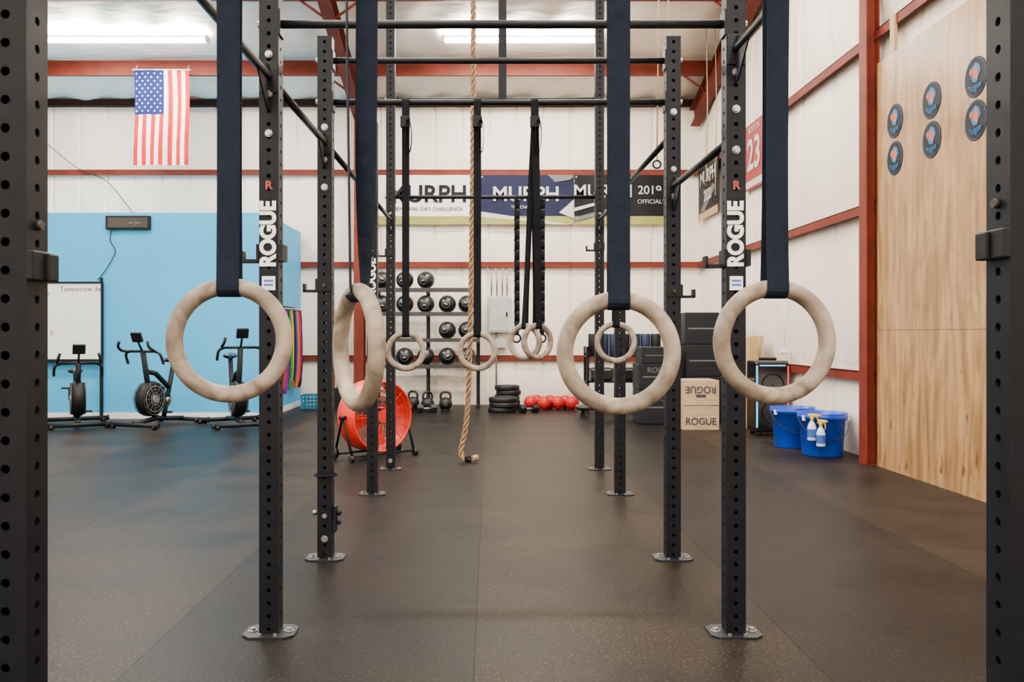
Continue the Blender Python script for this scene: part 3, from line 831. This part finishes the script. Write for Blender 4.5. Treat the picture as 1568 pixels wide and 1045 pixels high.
# kettlebells
def kb(m, s=1.0):
    b = MB(); b.sphere((0, 0, .1 * s), .1 * s, m, (1, 1, .97)); b.cyl((0, 0, 0), (0, 0, .02), .07 * s, m)
    pts = catmull([(-.06 * s, 0, .15 * s), (-.075 * s, 0, .21 * s), (-.05 * s, 0, .265 * s), (0, 0, .275 * s), (.05 * s, 0, .265 * s), (.075 * s, 0, .21 * s), (.06 * s, 0, .15 * s)], .015)
    b.tube(pts, .017 * s, m, 8)
    b.cyl((0, -.096 * s, .1 * s), (0, -.1005 * s, .1 * s), .025 * s, M_grey, seg=16)
    return b.mesh('kettlebell')
kA = kb(M_rub, 1.05)
for x, y, r in ((-1.42, 13.75, .2), (-1.2, 13.9, -.4), (-.96, 13.72, .5), (-.68, 13.75, 0), (-1.68, 13.95, 0)):
    obj('kettlebell', kA, (x, y, 0), r)
# red slam balls with ribbed tread
b = MB(); b.sphere((0, 0, .108), .108, M_redk, (1, 1, .98), 24, 16)
for k in range(5):
    a = -.8 + k * .4; b.torus((0, 0, .108 + .107 * math.sin(a)), .107 * math.cos(a), .003, M_redk, (0, 0, 1), 32, 6)
b.cyl((0, 0, .0), (0, 0, .01), .03, M_redk)
mslam = b.mesh('slam_ball')
for x, y in ((.66, 14.0), (.87, 13.88), (1.09, 13.95), (1.31, 13.9), (.98, 14.16), (1.22, 14.16), (.76, 14.22)):
    o = obj('slam_ball', mslam, (x, y, 0), random.random() * 3)
def db(x, y, r):
    b = MB()
    b.cyl((-.1, 0, .06), (.1, 0, .06), .016, M_silver)
    for sx in (-1, 1): b.cyl((sx * .06, 0, .06), (sx * .15, 0, .06), .066, M_rub, seg=6, smooth=False)
    b.finish('dumbbell', (x, y, 0), r)
db(-.95, 13.4, .3); db(-1.3, 13.42, -.2); db(-1.66, 13.55, .1)
def plates(x, y, n, r=.225):
    b = MB()
    for k in range(n):
        ox, oy = random.uniform(-.02, .02), random.uniform(-.02, .02); z = k * .075
        b.lathe([(.03, .004), (r * .45, .004), (r * .5, .012), (r * .85, .012), (r * .9, 0), (r * .98, .004), (r, .02), (r, .055), (r * .98, .071), (r * .9, .075), (r * .85, .063), (r * .5, .063), (r * .45, .071), (.03, .071), (.03, .004)], (ox, oy, z), M_rub, (0, 0, 1), 36)
    b.finish('bumper_plate_stack', (x, y, 0))
plates(.20, 13.5, 3, .22); plates(.30, 14.1, 5, .2)
db(.60, 13.35, .4)
# electrical panel with conduits
b = MB(); b.bb(-.19, .19, -.12, 0, -.30, .30, M_panel, .006); b.bb(-.16, .16, -.13, -.12, -.27, .27, M_panel, .004); b.bb(.10, .125, -.145, -.13, -.04, .04, M_dark)
for i, x in enumerate((-.14, -.05, .04, .12)):
    b.tube([(x, -.06, .3), (x, -.06, .62), (x * 1.3, -.03, .75), (x * 1.6, -.03, .78)], .013, M_silver, 8)
b.cyl((-.06, -.06, -.3), (-.06, -.06, -1.2), .013, M_silver, seg=8); b.bb(-.05, .1, -.1, 0, -.55, -.4, M_panel)
b.finish('electrical_panel', (.18, YB - .08, 1.52))

# ---------------------------------------------------------------- roller rack + boxes (right rear)
b = MB()
for x in (-.58, .58):
    for y in (-.2, .2): b.bb(x - .02, x + .02, y - .02, y + .02, 0, 1.0, M_dark)
for z in (.08, .45, .84): b.bb(-.6, .6, -.22, .22, z, z + .025, M_dark)
for x in (-.58, .58): b.bb(x - .01, x + .01, -.22, .22, .9, 1.0, M_dark)
b.finish('storage_shelf', (2.08, 13.6, 0))
for i in range(7):
    b = MB(); b.lathe([(.03, 0), (.07, 0), (.078, .01), (.078, .32), (.07, .33), (.03, .33), (.03, 0)], (0, 0, 0), M_fr if i % 3 else M_dark, (0, 0, 1), 20)
    b.finish('foam_roller', (1.60 + i * .16, 13.55, .867))
b = MB()
for x in (-.36, 0, .36): b.box((x, 0, .10), (.34, .36, .20), M_vinyl, bevel=.04)
b.finish('ab_mat_stack', (2.08, 13.6, .477))
b = MB()
b.bb(-.5, .5, -.14, .14, .10, .17, M_vinyl, .025)
for x in (-.4, .4):
    b.bb(x - .025, x + .025, -.18, .18, 0, .04, M_dark); b.bb(x - .025, x + .025, -.025, .025, .04, .10, M_dark)
b.finish('flat_bench', (1.75, 12.7, 0))
def foam(x, y, z, w, d, h, rz=0, txt=True):
    b = MB(); b.box((0, 0, h / 2), (w, d, h), M_blkwood, bevel=.012)
    b.box((0, -d / 2 - .001, h / 2), (w * .8, .002, h * .04), M_bgry)
    o = b.finish('foam_plyo_box', (x, y, z), rz)
    if txt: text('lettering', 'ROGUE', (-.0, -d / 2 - .003, h * .75), FX, FZ, .10, M_bgry, o)
foam(2.27, 11.85, 0, .60, .5, .45); foam(2.25, 11.87, .45, .56, .5, .35); foam(2.27, 11.87, .80, .52, .5, .22, txt=False)
foam(2.86, 12.0, 0, .48, .5, .62); foam(2.86, 12.0, .62, .48, .5, .43, txt=False); foam(2.84, 12.0, 1.05, .46, .5, .43, txt=False)
# wooden plyo box
b = MB(); w, d, h = .45, .5, .615
b.bb(-w / 2, w / 2, -d / 2, -d / 2 + .018, 0, h, M_box, .002); b.bb(-w / 2, w / 2, d / 2 - .018, d / 2, 0, h, M_box, .002)
for sx in (-1, 1): b.bb(sx * w / 2, sx * (w / 2 - .018), -d / 2 + .018, d / 2 - .018, 0, h, M_box)
b.bb(-w / 2 + .018, w / 2 - .018, -d / 2 + .018, d / 2 - .018, h - .018, h, M_box)
b.bb(-w / 2, w / 2, -d / 2 - .001, -d / 2, .298, .306, M_ink)
b.box((0, -d / 2 - .001, .42), (.12, .002, .035), M_ink); b.box((w / 2 - .002, -d / 2 - .001, .3), (.004, .002, .58), M_board)
for zz in (.05, .3, .56):
    for xx in (-.2, .2): b.cyl((xx, -d / 2, zz), (xx, -d / 2 - .002, zz), .006, M_ink, seg=8)
o = b.finish('wooden_plyo_box', (2.63, 11.2, 0))
text('lettering', 'ROGUE', (0, -.253, .10), FX, FZ, .12, M_ink, o, bold=.002, sx=.95)
text('lettering', 'ROGUE', (0, -.253, .50), (-1, 0, 0), (0, 0, -1), .12, M_ink, o, bold=.002, sx=.95)
# leaning boards
b = MB()
R = Matrix.Rotation(.08, 3, 'Y')
b.box((0, 0, .585), (.02, .5, 1.16), M_board, R); b.box((-.05, .05, .50), (.02, .45, 1.0), M_box, R)
b.finish('scrap_board', (3.40, 11.35, .005), 0)
b = MB(); b.box((0, 0, .58), (.30, .018, 1.14), M_board, Matrix.Rotation(-.08, 3, 'X'), .002); b.finish('leaning_board', (3.22, 11.02, 0.003))
# party speaker
b = MB(); b.box((0, 0, .46), (.40, .36, .84), M_gloss, bevel=.03)
b.bb(-.175, .175, -.186, -.178, .1, .82, M_gloss, .004)
for z, r in ((.60, .13), (.28, .13)):
    b.torus((0, -.188, z), r, .003, M_dark, (0, 1, 0), 36, 8)
    b.lathe([(r * .95, .0), (r * .85, .012), (r * .4, .03), (r * .3, .012), (.001, .008)], (0, -.195, z), M_rub, (0, 1, 0), 32)
b.bb(-.19, -.172, -.188, -.178, .1, .82, M_ledb); b.bb(.172, .19, -.188, -.178, .1, .82, M_ledr)
b.bb(-.15, .15, -.188, -.178, .815, .83, M_ledb)
b.bb(-.1, .1, -.03, .03, .88, .91, M_dark, .008)
for sx in (-1, 1):
    for sy in (-1, 1): b.cyl((sx * .14, sy * .13, 0), (sx * .14, sy * .13, .05), .03, M_rub)
b.finish('party_speaker', (3.30, 10.45, 0))
b = MB(); b.cyl((0, 0, 0), (0, 0, .75), .008, M_white, seg=6); b.box((0, -.01, .75), (.07, .03, .11), M_white, bevel=.004)
b.cyl((.0, 0, .0), (.0, 0, .06), .04, M_bottle); b.finish('wall_conduit_outlet', (XR - .12, 10.45, .95))
# buckets
def bucket(x, y, rt=.235, rb=.19, h=.42):
    b = MB()
    b.lathe([(0, .0), (rb, 0), (rb + .005, .01), (rt - .01, h - .06), (rt + .012, h - .055), (rt + .012, h - .02), (rt, h - .015), (rt + .016, h), (rt - .01, h), (rb - .01, .02), (0, .02)], (0, 0, 0), M_bucket, (0, 0, 1), 40)
    for sx in (-1, 1):
        b.box((sx * (rt + .012) * .9, -(rt + .012) * .4, h - .05), (.03, .03, .05), M_bottle, bevel=.005)
    pts = [(rt * 1.07 * math.cos(a), -rt * 1.07 * abs(math.sin(a)) - .0, h - .05 - .2 * math.sin(a)) for a in frange(0, pi, 20)]
    b.tube(pts, .003, M_grey, 6)
    b.finish('mop_bucket', (x, y, 0))
bucket(3.27, 8.66, .225, .185); bucket(3.20, 9.3, .22, .18)
def spray(x, y, z, rz):
    b = MB()
    b.lathe([(0, 0), (.038, 0), (.042, .01), (.042, .12), (.03, .16), (.014, .185), (.014, .2)], (0, 0, 0), M_bottle, (0, 0, 1), 20)
    b.lathe([(.0425, .03), (.0425, .11)], (0, 0, 0), M_lblue, (0, 0, 1), 20)
    b.cyl((0, 0, .195), (0, 0, .225), .018, M_yel); b.box((0, -.015, .24), (.026, .1, .03), M_yel, bevel=.005)
    b.tube([(0, -.04, .235), (0, -.06, .2), (0, -.055, .165)], .007, M_yel, 6); b.cyl((0, -.06, .243), (0, -.082, .243), .01, M_yel, seg=10)
    b.finish('spray_bottle', (x, y, z), rz)
spray(3.085, 8.43, .17, .9); spray(3.15, 8.375, .12, .4)

# ---------------------------------------------------------------- drum fan
b = MB(); R0 = .33; c = Vector((0, 0, .40))
ax = (0, 1, 0)
b.lathe([(R0, -.13), (R0 + .008, -.12), (R0 + .008, .12), (R0, .13), (R0 - .01, .12), (R0 - .01, -.12), (R0, -.13)], c, M_redp, ax, 48)
for yy in (-.13, .13):
    b.torus(c + Vector((0, yy, 0)), R0, .012, M_redp, ax, 48, 8)
    for r in (.06, .12, .18, .24, .29): b.torus(c + Vector((0, yy, 0)), r, .003, M_redp, ax, 40, 5)
    for k in range(16):
        a = 2 * pi * k / 16
        b.cyl(c + Vector((.05 * math.cos(a), yy, .05 * math.sin(a))), c + Vector((R0 * math.cos(a), yy, R0 * math.sin(a))), .003, M_redp, seg=5)
    b.cyl(c + Vector((0, yy - .006, 0)), c + Vector((0, yy + .006, 0)), .06, M_redp, seg=24)
b.cyl(c + Vector((0, -.09, 0)), c + Vector((0, .09, 0)), .07, M_dark, seg=20)
for k in range(4):
    a = k * pi / 2 + .3; u = Vector((math.cos(a), 0, math.sin(a))); v = Vector((-math.sin(a), .35, math.cos(a)))
    b.prism([(.06, -.04), (.29, -.10), (.30, .06), (.07, .04)], c, u, v.normalized(), .004, M_redp)
for sx in (-1, 1):
    b.tube([(sx * (R0 + .03), -.14, .06), (sx * (R0 + .045), 0, .40), (sx * (R0 + .03), .14, .06)], .013, M_dark, 8)
    b.cyl((sx * (R0 + .008), 0, .4), (sx * (R0 + .07), 0, .4), .02, M_dark)
    b.cyl((sx * (R0 + .02), .15, .06), (sx * (R0 + .06), .15, .06), .06, M_rub); b.cyl((sx * (R0 + .02), -.15, .03), (sx * (R0 + .06), -.15, .03), .03, M_rub)
b.cyl((-R0, -.14, .05), (R0, -.14, .05), .012, M_dark); b.cyl((-R0, .14, .05), (R0, .14, .05), .012, M_dark)
b.finish('drum_fan', (-1.10, 8.5, 0), .75)

# hanging cords at right rear
b = MB()
for X, yy, z0 in ((1.75, 9.2, 3.0), (1.85, 9.2, 2.6), (3.15, 12.8, 3.4), (3.28, 12.8, 3.2)):
    b.tube([(X, yy, roof(yy)), (X + .02, yy, (roof(yy) + z0) / 2), (X, yy, z0)], .007, M_board, 6)
    b.torus((X, yy, z0 - .04), .04, .01, M_dark, (0, 1, 0), 20, 6)
b.finish('hanging_cords')

# ---------------------------------------------------------------- world + camera
w = bpy.data.worlds.new('world'); SC.world = w; w.use_nodes = True
w.node_tree.nodes['Background'].inputs[0].default_value = (.8, .85, .9, 1)
w.node_tree.nodes['Background'].inputs[1].default_value = .2
cam = bpy.data.cameras.new('camera'); co = obj('camera', cam, (0, 0, 1.18)); co.rotation_euler = (pi / 2, 0, 0)
cam.lens = 31.0; cam.sensor_width = 36; cam.shift_x = .0223; cam.shift_y = -.006; cam.clip_start = .05
SC.camera = co
